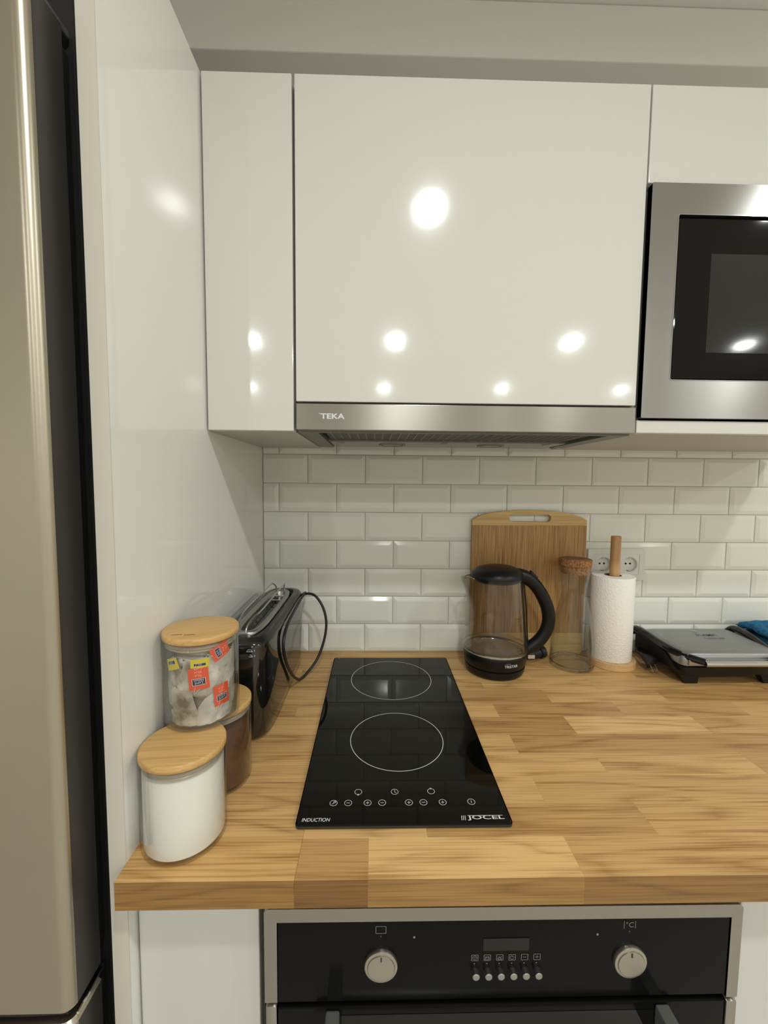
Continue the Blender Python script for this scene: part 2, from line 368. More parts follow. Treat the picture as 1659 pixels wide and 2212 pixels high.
t = thing('refrigerator', 'tall grey stainless steel refrigerator left of the white panel', 'refrigerator', (-.335, -.3, -K))
def F(bm):                                   # shift into the thing's frame
    for v in bm.verts: v.co -= Vector((-.335, -.3, -K))
    return bm
obj('body', F(bx(-.632, -.040, -.585, -.03, -K+.02, 1.06, bev=.004)), M['dark'], t)
def fdoor(z0, z1):
    lo = []
    for z, ins in ((z0, .004), (z0+.004, 0), (z1-.004, 0), (z1, .004)):
        lp = []
        x0, x1, yf, yb = -.632+ins, -.037-ins, -.660+ins, -.612
        for cx, cy, r, a in ((x1-.012, yf+.012, .012, 270),):
            for i in range(9): th = math.radians(a+90*i/8); lp.append((cx+r*math.cos(th), cy+r*math.sin(th), z))
        lp += [(x1, yb, z), (x0, yb, z)]
        for i in range(9): th = math.radians(180+90*i/8); lp.append((x0+.012+.012*math.cos(th), yf+.012+.012*math.sin(th), z))
        lo.append(lp)
    b = loft(lo); bmesh.ops.recalc_face_normals(b, faces=b.faces[:])
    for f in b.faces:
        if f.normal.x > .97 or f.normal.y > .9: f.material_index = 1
    return b
d = obj('door', F(fdoor(-.136, .932)), [M['steel_fridge'], M['steel_side']], t, smooth=30)
obj('seal', F(bx(-.622, -.046, -.612, -.588, -.128, .922, bev=.004)), M['rubber'], d)
d = obj('freezer_door', F(fdoor(-K+.07, -.150)), [M['steel_fridge'], M['steel_side']], t, smooth=30)
obj('seal', F(bx(-.622, -.046, -.612, -.588, -K+.08, -.158, bev=.004)), M['rubber'], d)
obj('grip_recess', F(tube([(-.60, -.652, -.146), (-.2, -.650, -.143), (-.09, -.650, -.143), (-.048, -.648, -.1435)], .0035, 8)), M['rubber'], d)
obj('grip_trim', F(tube([(-.040, -.648, -.148), (-.039, -.636, -.146), (-.040, -.622, -.146), (-.042, -.605, -.148)], .0022, 8)), M['chrome'], d)
obj('hinge_cover', F(bx(-.075, -.045, -.645, -.588, .936, .944, bev=.002)), M['hoodgrey'], t)

# ------------------------------------------------------------------ wall cabinets
UT, UB, UY, DT = 1.1265, .5445, -.3558, .018
def T(bm, o):
    for v in bm.verts: v.co -= Vector(o)
    return bm
def cab(name, label, x0, x1, z0, z1, doors, o):
    t = thing(name, label, 'cabinet', o)
    bm = bmesh.new(); th = .016; y0, y1 = UY+DT+.002, -.001
    for a in ((x0, x0+th, y0, y1, z0, z1), (x1-th, x1, y0, y1, z0, z1), (x0+th, x1-th, y0, y1, z0, z0+th), (x0+th, x1-th, y0, y1, z1-th, z1), (x0+th, x1-th, y1-.006, y1, z0+th, z1-th)):
        box(bm, *a)
    obj('carcass', T(bm, o), M['carcass'], t)
    for dn, a in doors: obj(dn, T(bx(*a, bev=.0012), o), M['lacquer'], t)
    return t
cab('wall_cabinet', 'narrow tall glossy white wall cabinet beside the end panel', .0015, .1515, UB, UT, [('door', (.0030, .1508, UY, UY+DT, UB, UT))], (.077, -.17, UB))
cab('wall_cabinet', 'wide glossy white wall cabinet above the cooker hood', .1535, .7540, .612, UT, [('door', (.1553, .7525, UY, UY+DT, .5955, UT))], (.454, -.17, .6))
tm = cab('wall_cabinet', 'white wall cabinet housing the built-in microwave', .7550, 1.3550, UB+.003, UT, [('door', (.7553, 1.3545, UY, UY+DT, .9695, UT)), ('bottom_rail', (.7560, 1.3545, UY, UY+DT, .5478, .5700))], (1.05, -.17, UB))

# ------------------------------------------------------------------ built-in microwave
o = (1.057, UY, .573); t = thing('microwave', 'built-in stainless steel microwave with a black glass door', 'microwave', o)
fr = plate(rrect(.7590, 1.3545, .5735, .9665, .002, 2), .0, .012, holes=(rrect(.8065, 1.308, .6395, .9155, .004, 3),), axis='y')
for v in fr.verts: v.co.y += UY+.006
obj('frame', T(fr, o), M['steel_mw'], t)
def frame_ring(x0, x1, z0, z1, wd, y, r=.003):
    b_ = plate(rrect(x0, x1, z0, z1, r, 3), 0, .0012, holes=(rrect(x0+wd, x1-wd, z0+wd, z1-wd, max(r-wd, .001), 3),), axis='y')
    for v in b_.verts: v.co.y += y
    return b_
obj('inner_trim', T(frame_ring(.8058, 1.3087, .6388, .9162, .0012, UY-.0055, .004), o), M['chrome'], t)
dr = obj('door', T(bx(.8100, 1.210, UY-.003, UY+.012, .6425, .9120, bev=.002), o), M['blackglass'], t)
obj('cavity_back', T(bx(.8066, 1.3078, UY+.0125, UY+.02, .640, .915), o), M['dark'], t)
obj('housing', T(bx(.775, 1.335, UY+.0205, -.05, .5905, .950), o), M['dark'], t)
# perforated screen in the door window
wm = mat('microwave window mesh', (.02, .021, .021, 1), .07, Specular_IOR_Level=.35)
tc = N(wm, 'ShaderNodeTexCoord'); vo = N(wm, 'ShaderNodeTexVoronoi'); vo.inputs['Scale'].default_value = 520; vo.inputs['Randomness'].default_value = 0
cr = N(wm, 'ShaderNodeValToRGB'); cr.color_ramp.elements[0].position = .25; cr.color_ramp.elements[1].position = .5; cr.color_ramp.elements[0].color = (.004, .004, .004, 1); cr.color_ramp.elements[1].color = (.034, .034, .032, 1)
mp = N(wm, 'ShaderNodeMapping'); mp.inputs['Rotation'].default_value = (math.radians(90), 0, 0)
L(wm, tc.outputs['Object'], vo.inputs['Vector']); L(wm, vo.outputs[0], cr.inputs[0]); L(wm, cr.outputs[0], bsdf(wm).inputs['Base Color'])
obj('window', T(bx(.8695, 1.165, UY-.0034, UY-.002, .6876, .8535), o), wm, dr)
cp = obj('control_panel', T(bx(1.212, 1.305, UY-.003, UY+.012, .6425, .9120, bev=.002), o), M['blackglass'], t)
obj('display', T(bx(1.225, 1.292, UY-.0036, UY-.002, .868, .895), o), M['screen'], cp)
for i in range(4):
    for j in range(3):
        obj('button', T(bx(1.226+.023*j, 1.244+.023*j, UY-.0040, UY-.002, .800-.030*i, .818-.030*i, bev=.0006), o), M['greyprint'], cp)

# ------------------------------------------------------------------ cooker hood
o = (.4545, -.2, .545); t = thing('cooker_hood', 'slide-out cooker hood with a brushed steel front under the wide cabinet', 'cooker hood', o)
obj('front_panel', T(bx(.1556, .7532, UY-.001, UY+.014, .5470, .5920, bev=.001), o), M['steel'], t)
bm = bmesh.new()
for a in ((.1560, .1900, -.341, -.045, .5445, .5900), (.7190, .7530, -.341, -.080, .5445, .5900), (.1900, .7190, -.341, -.332, .5445, .5560), (.1900, .7190, -.178, -.0550, .5475, .5900), (.1900, .7190, -.341, -.178, .575, .5900)): box(bm, *a)
obj('housing', T(bm, o), M['hoodgrey'], t)
f = obj('grease_filter', T(bx(.198, .711, -.330, -.184, .5500, .5560), o), M['filter'], t)
bm = bmesh.new(); x = .2085
while x < .703: box(bm, x-.0008, x+.0008, -.328, -.186, .5490, .5500); x += .0166
obj('filter_ribs', T(bm, o), M['slat'], f)
lp = obj('light_strip', T(bx(.196, .713, -.176, -.0600, .5450, .5474), o), M['hoodlight'], t)
for x in (.332, .562):
    obj('lamp', T(lathe([(0, -.0016), (.024, -.0016), (.026, -.0022), (.030, -.0018), (.031, 0)], 40, (x, -.122, .545)), o), M['diff_off'], lp, smooth=40)
    bm = bmesh.new(); ringflat(bm, .0245, .0262, x, -.122, .545-.0023, 40); ringflat(bm, .0295, .0312, x, -.122, .545-.0021, 40)
    obj('lamp_ring', T(bm, o), M['darkprint'], lp)
for x in (.218, .447, .676):
    obj('latch', T(bx(x-.006, x+.006, -.175, -.150, .5443, .5452), o), M['hoodgrey'], lp)
# maker's name on the front
bm = me_to_bm(text_mesh('TEKA', .0125, .042, bold=.00035), lambda x, y, z: (.2185+x, UY-.0011-abs(z)*.6, .5705+y))
box(bm, .1945, .1965, UY-.00135, UY-.0010, .5745, .5757)
obj('lettering', T(bm, o), M['white'], t)

# ------------------------------------------------------------------ worktops: oak staves
CF, TH = -.6385, -.0352
rows = [0, -.049, -.102, -.155, -.208, -.260, -.3125, -.3675, -.4215, -.4755, -.529, -.584, CF]
q = lambda k: .2885+.1262*k
Lt, Md, Dk, Br = (1.04, 1.02, .97), (.92, .88, .82), (.80, .75, .67), (.84, .76, .70)
right = [                                    # x breaks and tones read off the photograph, back row first
 ([.204, q(2), q(5), q(8), 1.6], [Md, Md, Dk, Md]),
 ([.204, q(1), q(3), q(6), q(9), 1.6], [Md, Lt, Md, Br, Md]),
 ([.204, q(3), q(5), q(7), 1.6], [Lt, Md, Dk, Br]),
 ([.204, q(2), q(4), q(7), 1.6], [Md, Lt, Md, Br]),
 ([.204, q(1), q(3), q(5), q(8), 1.6], [Md, Dk, Lt, Dk, Md]),
 ([.204, q(2), q(4), q(6), q(9), 1.6], [Lt, Br, Md, Lt, Md]),
 ([.204, q(1), q(3), q(5), 1.6], [Md, Dk, (1.16, 1.20, 1.22), Md]),
 ([.204, q(2), q(7), 1.6], [Lt, Dk, Md]),
 ([.204, q(1), q(3), q(5), q(8), 1.6], [Md, Lt, Lt, Br, Md]),
 ([.204, q(2), q(6), 1.6], [Lt, Md, Md]),
 ([.204, .3642, q(3), q(6), 1.6], [Lt, Md, Md, Lt]),
 ([.204, q(0), q(2), q(6), 1.6], [Br, (1.14, 1.14, 1.12), Md, Lt]),
]
left = [
 ([0, .1861, .204], [Dk, Lt]), ([0, .204], [Md]), ([0, .12, .204], [Lt, Md]), ([0, .204], [Md]), ([0, .204], [Lt]), ([0, .14, .204], [Md, Lt]),
 ([0, .204], [Lt]), ([0, .204], [Md]), ([0, .204], [Lt]), ([0, .204], [Md]), ([0, .204], [Lt]), ([0, .204], [(1.02, .98, .86)])]
def stave(parent, x0, x1, y0, y1, col, o, front):
    bm = bmesh.new(); cx, cy = (x0+x1)/2, (y0+y1)/2
    box(bm, x0-cx, x1-cx, y0-cy, y1-cy, TH, 0)
    e = [e for e in bm.edges if all(v.co.z > -.001 for v in e.verts)]
    bmesh.ops.bevel(bm, geom=e, offset=.00022, segments=1, affect='EDGES')
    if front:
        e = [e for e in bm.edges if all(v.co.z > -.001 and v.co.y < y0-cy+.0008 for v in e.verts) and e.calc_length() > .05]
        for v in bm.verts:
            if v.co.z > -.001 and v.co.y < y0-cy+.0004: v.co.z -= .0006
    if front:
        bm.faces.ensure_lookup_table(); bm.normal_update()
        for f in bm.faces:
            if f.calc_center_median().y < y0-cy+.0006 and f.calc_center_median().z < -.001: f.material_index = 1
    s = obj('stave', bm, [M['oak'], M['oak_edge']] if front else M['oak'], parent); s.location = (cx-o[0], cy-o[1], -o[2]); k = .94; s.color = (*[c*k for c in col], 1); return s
HX0, HX1, HY0, HY1 = .1914, .4800, -.5708, -.0503
for nm, lab, tab, o in (('worktop', 'short oak worktop section under the canisters beside the white panel', left, (.1, -.3, 0)),
                        ('worktop', 'long oak stave worktop running right under the hob and kettle', right, (.9, -.3, 0))):
    t = thing(nm, lab, 'worktop', o)
    for i, (xb, cols) in enumerate(tab):
        for x0, x1, c in zip(xb, xb[1:], cols):
            sg = .00025 if x1 == .204 else 0
            j = 1+random.uniform(-.03, .03)
            stave(t, x0, x1-sg, rows[i+1], rows[i], [a*j for a in c], o, i == 11)

# ------------------------------------------------------------------ base units and oven
o = (.0765, -.3, -K); t = thing('base_cabinet', 'narrow white base cabinet between the end panel and the oven', 'cabinet', o)
obj('carcass', T(bx(.0015, .1515, -.578, -.002, -K+.1, TH-.001), o), M['carcass'], t)
obj('door', T(bx(.0020, .1515, -.5985, -.580, -K+.1, TH-.0015, bev=.0015), o), M['door_low'], t)
obj('plinth', T(bx(.0015, .1515, -.55, -.53, -K, -K+.1), o), M['carcass'], t)
o = (1.07, -.3, -K); t = thing('base_cabinet', 'white base cabinet to the right of the oven', 'cabinet', o)
obj('carcass', T(bx(.7680, 1.3680, -.578, -.002, -K+.1, TH-.001), o), M['carcass'], t)
obj('door', T(bx(.7690, 1.3675, -.5985, -.580, -K+.1, TH-.0015, bev=.0015), o), M['door_low'], t)
obj('plinth', T(bx(.7680, 1.3680, -.55, -.53, -K, -K+.1), o), M['carcass'], t)
OY = -.615
o = (.459, -.3, -K+.08); t = thing('oven', 'built-in black glass oven with a steel frame below the hob', 'oven', o)
obj('housing', T(bx(.1560, .7660, -.585, -.02, -K+.08, TH-.003), o), M['dark'], t)
def oring(x0, x1, z0, z1, wd_l, wd_r, wd_t, wd_b, y, dep, r=.004, bm=None):
    b_ = plate(rrect(x0, x1, z0, z1, r, 4), 0, dep, holes=(rrect(x0+wd_l, x1-wd_r, z0+wd_b, z1-wd_t, .0015, 2),), axis='y')
    for v in b_.verts: v.co.y += y+dep
    return b_
# control fascia: steel on top and both sides, black glass inside
U = [(.1622, -.186), (.1622, -.0665), (.1662, -.0625), (.7518, -.0645), (.7558, -.0685), (.7558, -.190), (.7418, -.190), (.7418, -.0815), (.1775, -.0800), (.1775, -.186)]
b_ = plate(U, 0, .028, axis='y')
for v in b_.verts: v.co.y += OY+.028
obj('steel_frame', T(b_, o), M['steel'], t)
pn = obj('control_panel', T(bx(.1776, .7417, OY+.0015, OY+.027, -.188, -.0806, bev=.0008), o), M['ovenglass'], t)
obj('display', T(bx(.4313, .4885, OY+.0008, OY+.003, -.1226, -.1062), o), M['screen'], pn)
for x in (.3049, .6156):
    k = lathe([(0, 0), (.0205, 0), (.0205, .0030), (.0200, .0042), (.0170, .0046), (.0166, .0042), (.0162, .0056), (.0, .0056)], 48)
    for v in k.verts: v.co = Vector((x+v.co.x, OY+.0015-v.co.z, -.1382+v.co.y))
    k = obj('knob', T(k, o), M['knob'], pn, smooth=35)
    obj('pointer', T(bx(x-.0009, x+.0009, OY-.0046, OY-.0038, -.1285, -.1235), o), M['darkprint'], k)
for i in range(6):
    x = .4218+.01555*i
    b1 = lathe([(0, 0), (.0044, 0), (.0044, .0068), (.0036, .0074), (0, .0074)], 24)
    for v in b1.verts: v.co = Vector((x+v.co.x, OY+.0015-v.co.z, -.1500+v.co.y))
    obj('button', T(b1, o), M['alu'], pn, smooth=35)
yq = OY+.0011
def vline(bm, p, q_, wd=.0006):
    b2 = bmesh.new(); line2(b2, p, q_, wd, 0); me = bpy.data.meshes.new('x')
    for v in b2.verts: v.co = Vector((v.co.x, yq, v.co.y))
    b2.to_mesh(me); b2.free(); bm.from_mesh(me); bpy.data.meshes.remove(me)
def vrect(bm, cx, cz, w_, h_, lw=.0006):
    for a, b in (((cx-w_, cz-h_), (cx+w_, cz-h_)), ((cx+w_, cz-h_), (cx+w_, cz+h_)), ((cx+w_, cz+h_), (cx-w_, cz+h_)), ((cx-w_, cz+h_), (cx-w_, cz-h_))): vline(bm, a, b, lw)
def vcirc(bm, cx, cz, r, lw=.0005, n=14):
    for i in range(n):
        a, b = 2*math.pi*i/n, 2*math.pi*(i+1)/n
        vline(bm, (cx+r*math.cos(a), cz+r*math.sin(a)), (cx+r*math.cos(b), cz+r*math.sin(b)), lw)
bm = bmesh.new()
vrect(bm, .3045, -.0925, .0062, .0046, .0007); vline(bm, (.3045, -.1000), (.3045, -.1024), .0006)
obj('printed_symbol', T(bm, o), M['greyprint'], pn)
bm = me_to_bm(text_mesh('°C', .0098), lambda x, y, z: (.6142+x, yq, -.0905+y))
for x in (.6070, .6213): vline(bm, (x, -.0958), (x, -.0858), .0007)
vline(bm, (.6142, -.0985), (.6142, -.1008), .0006)
obj('printed_symbol', T(bm, o), M['greyprint'], pn)
for i in range(6):
    x = .4213+.01555*i; bm = bmesh.new(); z = -.1318; vrect(bm, x, z, .0040, .0038)
    if i == 0: vcirc(bm, x, z, .0026); vline(bm, (x-.0008, z+.0006), (x, z-.0008)); vline(bm, (x, z-.0008), (x+.001, z+.0012))
    if i == 1:
        for k in (-.0013, 0, .0013): vline(bm, (x+k, z-.0012), (x+k, z+.0020), .0004)
        vline(bm, (x-.0026, z-.0026), (x+.0026, z-.0026)); vline(bm, (x-.0026, z-.0026), (x-.0018, z+.0018)); vline(bm, (x+.0026, z-.0026), (x+.0018, z+.0018))
    if i == 2:
        vline(bm, (x-.0024, z-.0022), (x-.0010, z+.0014)); vline(bm, (x-.0010, z+.0014), (x+.0024, z-.0022)); vline(bm, (x+.0024, z+.0016), (x-.0004, z-.0010)); vline(bm, (x-.0026, z-.0024), (x+.0026, z-.0024))
    if i == 3: vcirc(bm, x-.0002, z-.0002, .0024); vline(bm, (x, z), (x, z+.0022)); vline(bm, (x+.0006, z+.0020), (x+.0026, z+.0004))
    if i == 4: vline(bm, (x-.002, z), (x+.002, z))
    if i == 5: vline(bm, (x-.002, z), (x+.002, z)); vline(bm, (x, z-.002), (x, z+.002))
    vline(bm, (x-.0012, z-.0078), (x+.0002, z-.0078), .0012)
    obj('printed_symbol', T(bm, o), M['greyprint'], pn)
for x in (.3456, .5741): 
    b1 = lathe([(0, 0), (.0014, 0), (.0014, .0004), (0, .0004)], 16)
    for v in b1.verts: v.co = Vector((x+v.co.x, OY+.0015-v.co.z, -.1032+v.co.y))
    obj('indicator_light', T(b1, o), M['greyprint'], pn)
dr = obj('door', T(bx(.1775, .7415, OY+.001, OY+.027, -.60, -.1950, bev=.0015), o), M['ovenglass'], t)
for x0, x1, zt in ((.1628, .1772, -.1905), (.7420, .7562, -.1945)):
    obj('door_side_trim', T(bx(x0, x1, OY-.001, OY+.027, -.60, zt, bev=.003), o), M['steel'], dr, smooth=40)
obj('window', T(bx(.236, .672, OY+.0006, OY+.0012, -.52, -.206), o), M['blackglass'], dr)
h = obj('handle', T(tube([(.22, OY-.045, -.248), (.70, OY-.045, -.248)], .009, 16, smooth=False), o), M['alu'], dr, smooth=40)
for x in (.2455, .660): obj('handle_bracket', T(bx(x-.0085, x+.0085, OY-.045, OY+.001, -.256, -.1985, bev=.002), o), M['hoodgrey'], h)

# ------------------------------------------------------------------ induction hob
o = ((HX0+HX1)/2, (HY0+HY1)/2, .0); t = thing('induction_hob', 'narrow black two-zone induction hob set on the oak worktop', 'hob', o)
lp0 = rrect(HX0, HX1, HY0, HY1, .006, 5)
def ins(l, d):
    cx, cy = o[0], o[1]; hw, hh = (HX1-HX0)/2, (HY1-HY0)/2
    return [(cx+(x-cx)*(1-d/hw), cy+(y-cy)*(1-d/hh)) for x, y in l]
gl = obj('glass_top', T(loft([[(x, y, z) for x, y in ins(lp0, d)] for d, z in ((.001, .0002), (0, .0015), (.0, .0035), (.0018, .0055))]), o), M['blackglass'], t)
bz = .0055; b_ = bmesh.new()
a, b = [(x, y, .0012) for x, y in ins(lp0, -.0003)], [(x, y, .0046) for x, y in ins(lp0, -.0003)]
loft([a, b], cap=False, bm=b_); obj('bevelled_edge', T(b_, o), M['hobedge'], t)
zq = .00565
def sym(fn, name='touch_symbol'):
    bm = bmesh.new(); fn(bm); obj(name, T(bm, o), M['white'], gl)
sym(lambda bm: ringflat(bm, .0909, .0919, .3334, -.1667, zq, 128), 'cooking_zone_ring')
sym(lambda bm: ringflat(bm, .0804, .0815, .3345, -.3893, zq, 128), 'cooking_zone_ring')
R0, R1 = .00475, .0054
def c_(bm, x, y): ringflat(bm, R0, R1, x, y, zq, 32)
def dot(bm, x, y, r): ringflat(bm, 0.00001, r, x, y, zq, 16)
def minus(x, y): return lambda bm: (c_(bm, x, y), line2(bm, (x-.0024, y), (x+.0024, y), .0007, zq))
def plus(x, y): return lambda bm: (c_(bm, x, y), line2(bm, (x-.0024, y), (x+.0024, y), .0007, zq), line2(bm, (x, y-.0024), (x, y+.0024), .0007, zq))
for x, k in ((.2587, 0), (.2860, 1), (.3065, 0), (.3442, 1), (.3648, 0), (.3921, 1)): sym((plus if k else minus)(x, -.5329))
sym(lambda bm: (c_(bm, .2382, -.5329), ringflat(bm, .0010, .0017, .2396, -.5313, zq, 16), line2(bm, (.2386, -.5324), (.2362, -.5352), .0007, zq), line2(bm, (.2366, -.5338), (.2376, -.5350), .0006, zq)))
sym(lambda bm: (c_(bm, .4328, -.5325), line2(bm, (.4328, -.5345), (.4328, -.5300), .0007, zq)))
sym(lambda bm: (c_(bm, .2721, -.5125), dot(bm, .2721, -.5178, .0015)))
sym(lambda bm: (c_(bm, .3251, -.5128), line2(bm, (.3251, -.5095), (.3251, -.5130), .0007, zq), line2(bm, (.3251, -.5130), (.3275, -.5150), .0007, zq)))
sym(lambda bm: (c_(bm, .3784, -.5122), dot(bm, .3784, -.5071, .0015)))
def flat(cx, cy): return lambda x, y, z: (cx+x, cy+y, zq)
obj('lettering', T(me_to_bm(text_mesh('INDUCTION', .0082, .0375, bold=.00006, shear=.15), flat(.2177, -.5614)), o), M['white'], gl)
bm = me_to_bm(text_mesh('JOCEL', .0088, .0500, bold=.00012), flat(.4460, -.5606))
line2(bm, (.4220, -.5566), (.4700, -.5566), .0007, zq)
for x in (.4128, .4152, .4176): line2(bm, (x, -.5642), (x+.0010, -.5565), .0008, zq)
obj('lettering', T(bm, o), M['white'], gl)
sym(lambda bm: dot(bm, .2035, -.0560, .0012), 'printed_dot')

# ------------------------------------------------------------------ canisters
def canister(label, x, y, z, r, hb, filled=None, rl=.0508):
    t = thing('canister', label, 'canister', (x, y, z), 'glass canisters with bamboo lids')
    wl = .0022
    obj('jar_body', lathe([(0, .0002), (r-.004, .0002), (r-.001, .0015), (r, .005), (r, hb-.001), (r-.001, hb), (r-wl, hb-.001), (r-wl, .006), (r-wl-.003, .004), (0, .004)], 96), M['glass'], t, smooth=50)
    ld = obj('lid', lathe([(0, hb+.0005), (rl-.001, hb+.0005), (rl, hb+.0015), (rl, hb+.0078), (rl-.0012, hb+.0092), (rl-.0025, hb+.0096), (0, hb+.0096)], 96), M['bamboo'], t, smooth=50)
    obj('lid_plug', lathe([(0, hb), (r-.006, hb), (r-.006, hb-.011), (r-.008, hb-.0125), (0, hb-.0125)], 64), M['bamboo_light'], ld, smooth=50)
    obj('seal', lathe([(r-.0058, hb-.0015), (r-wl-.0004, hb-.002), (r-.0045, hb-.0035), (r-wl-.0004, hb-.0055), (r-.0045, hb-.0075), (r-wl-.0006, hb-.009), (r-.0058, hb-.0095)], 64), M['silicone'], ld, smooth=60)
    t.rotation_euler.z = random.uniform(-.1, .1) if z == 0 else .5
    return t
t = canister('white-filled canister with bamboo lid at the front corner of the worktop', .0518, -.5740, 0, .0500, .1154)
fill = obj('white_granules', lathe([(0, .0045), (.0445, .0045), (.0474, .0068), (.0474, .0985), (.0440, .1015), (0, .1020)], 64, (.0518, -.5740, 0)), M['sugar'], smooth=50)
tag(fill, 'white granules filling the front canister', 'granules', kind='stuff')
canister('canister of brown powder behind the white-filled one', .0535, -.4710, 0, .0500, .1154)
fill = obj('brown_powder', lathe([(0, .0045), (.0445, .0045), (.0474, .0068), (.0474, .0970), (.0440, .0985), (0, .0988)], 64, (.0535, -.4710, 0)), M['cocoa'], smooth=50)
tag(fill, 'dark brown powder filling the rear canister', 'powder', kind='stuff')
JX, JY, JZ = .0505, -.5112, .1252
jar = canister('clear glass jar of tea bags stacked on the other two canisters', JX, JY, JZ, .0490, .1165, rl=.0498)
for ch in jar.children:
    if ch.name.startswith('lid'):
        bmk = bmesh.new()
        for (x, y, a) in ((-.0325, -.018, .1), (-.018, -.026, .35)):
            line2(bmk, (x-.006, y+.002), (x+.007, y-.0025), .0022, .1165+.0097)
        obj('dark_mark', bmk, M['card'], ch)

# tea bags: built around the jar wall; s = arc position seen from the camera side, zc = height
TH0 = math.radians(-67)
def jarpt(s, z, r): a = TH0+s/.0445; return (JX+r*math.cos(a), JY+r*math.sin(a), JZ+z)
def pu(u): return .0445*math.asin(max(-.98, min(.98, (u-425)/84)))
def pv(v): return (1587-v)/192*.113+.002
TX, TY = None, None
def tea_bag(label, u, v, wpx, hpx, phi, rr=.0440, thick=.007, m='teabag', seed=0, tagspec=None, corner=0):
    rnd = random.Random(seed); s0, z0 = pu(u), pv(v); wd, ht = wpx/192*.113*.5, hpx/192*.113*.5
    c, s_ = math.cos(phi), math.sin(phi); n1, n2 = 13, 15; fr, bk = [], []
    ph = [rnd.uniform(0, 6.28) for _ in range(6)]; base = Vector(jarpt(s0, 0, .03))
    def P(a, b, side):
        edge = (1-a**4)*(1-b**4)
        wob = .0007*math.sin(3*a+ph[0]+2*b)+.0005*math.sin(6*b+ph[1]-3*a)+.0002*math.sin(11*a+ph[2])*math.sin(9*b+ph[3])
        sx_ = 1-.12*(b*.5+.5)*(.5+.5*math.sin(ph[4]))-corner*max(0, b)*.5
        x, y = a*wd*sx_+.0015*math.sin(3*b+ph[5]), b*ht+.001*math.sin(5*a+ph[2])
        ss, zz = s0+x*c-y*s_, z0+x*s_+y*c
        zz = min(max(zz, .0062), .0985)
        r = rr-abs(wob)*1.5-.0016*(1-edge) if side else rr-.0028-thick*edge-abs(wob)
        return Vector(jarpt(ss, zz, r))
    bm = bmesh.new(); F_ = [[bm.verts.new(P(-1+2*i/(n1-1), -1+2*j/(n2-1), 1)-base) for i in range(n1)] for j in range(n2)]
    B_ = [[(F_[j][i] if i in (0, n1-1) or j in (0, n2-1) else bm.verts.new(P(-1+2*i/(n1-1), -1+2*j/(n2-1), 0)-base)) for i in range(n1)] for j in range(n2)]
    for j in range(n2-1):
        for i in range(n1-1):
            bm.faces.new((F_[j][i], F_[j][i+1], F_[j+1][i+1], F_[j+1][i]))
            bm.faces.new((B_[j][i], B_[j+1][i], B_[j+1][i+1], B_[j][i+1]))
    t = thing('tea_bag', label, 'tea bag', base, 'tea bags in the glass jar')
    obj('pouch', bm, M[m], t, smooth=50)
    if tagspec:
        colr, tu, tv, tw, tht, tphi = tagspec
        sc, zc = pu(tu), pv(tv); kk = .113/192; tw, tht = tw*kk, tht*kk; cc, sn = math.cos(tphi), math.sin(tphi)
        def tm_(x, y, z=0, r=.0461):
            return Vector(jarpt(sc+x*cc-y*sn, zc+x*sn+y*cc, r+z))-base
        def patch(x0, x1, y0, y1, r, d=.0002, n=6):
            bm = bmesh.new(); lo = []
            g = [[bm.verts.new(tm_(x0+(x1-x0)*i/n, y0+(y1-y0)*j/n, 0, r)) for i in range(n+1)] for j in range(n+1)]
            for j in range(n):
                for i in range(n): bm.faces.new((g[j][i], g[j][i+1], g[j+1][i+1], g[j+1][i]))
            return bm
        tg = obj('paper_tag', patch(-tw/2, tw/2, -tht/2, tht/2, .0461), M[colr], t)
        nx, nh = tw*.62, tht*.27
        yl = tht*.13
        obj('navy_emblem', patch(-nx/2*1.08, nx/2*1.08, yl-nh/2*1.15, yl+nh/2*1.15, .04622), M['white'], tg)
        obj('navy_panel', patch(-nx/2, nx/2, yl-nh/2, yl+nh/2, .04632), M['navy'], tg)
        bm = me_to_bm(text_mesh('Lord', tht*.17, extrude=0), lambda x, y, z: tm_(x, yl+nh*.2+y, 0, .04640))
        bm = me_to_bm(text_mesh('Nelson', tht*.14, extrude=0), None, bm=None) if False else bm
        obj('lettering', bm, M['white'], tg)
        obj('lettering', me_to_bm(text_mesh('Nelson', tht*.14, extrude=0), lambda x, y, z: tm_(x, yl-nh*.25+y, 0, .04640)), M['white'], tg)
        if colr == 'orange':
            for k, yy in enumerate((-.16, -.32)):
                obj('lettering', me_to_bm(text_mesh(('TILA', 'TILIA')[k], tht*.14, extrude=0), lambda x, y, z, yy=yy: tm_(x, tht*yy+y, 0, .04622)), M['peach'], tg)
        sp = [tm_(0, tht*.45, 0, .0463), tm_(tw*.3, tht*.62, 0, .0461), Vector(jarpt((sc+s0)/2+.004, min((zc+z0)/2+.02, .097), .0459))-base, P(0, .9, 1)-base]
        obj('string', tube(sp, .00028, 6), M['string'], t)
tea_bag('upside-down white tea bag at the lower left of the jar', 377, 1537, 62, 92, math.radians(8), rr=.0456, m='teabag', seed=1)
tea_bag('pale tea bag slanting at the bottom centre of the jar', 442, 1548, 50, 90, math.radians(-24), rr=.0450, m='teabag_white', seed=2, corner=.8)
tea_bag('large tea bag in the middle with an upside-down orange tag', 420, 1474, 96, 82, math.radians(-12), rr=.0450, seed=3, tagspec=('orange', 416.6, 1469, 41, 50, math.radians(184)))
tea_bag('tea bag high on the right with an orange tag turned sideways', 473, 1418, 62, 66, math.radians(-20), rr=.0452, m='teabag_white', seed=4, tagspec=('orange', 467, 1416, 34, 42, math.radians(112)))
tea_bag('crumpled tea bag low on the right with a lower orange tag', 476, 1490, 60, 82, math.radians(-28), rr=.0442, m='teabag_white', seed=5, tagspec=('orange', 468, 1518, 36, 48, math.radians(184)))
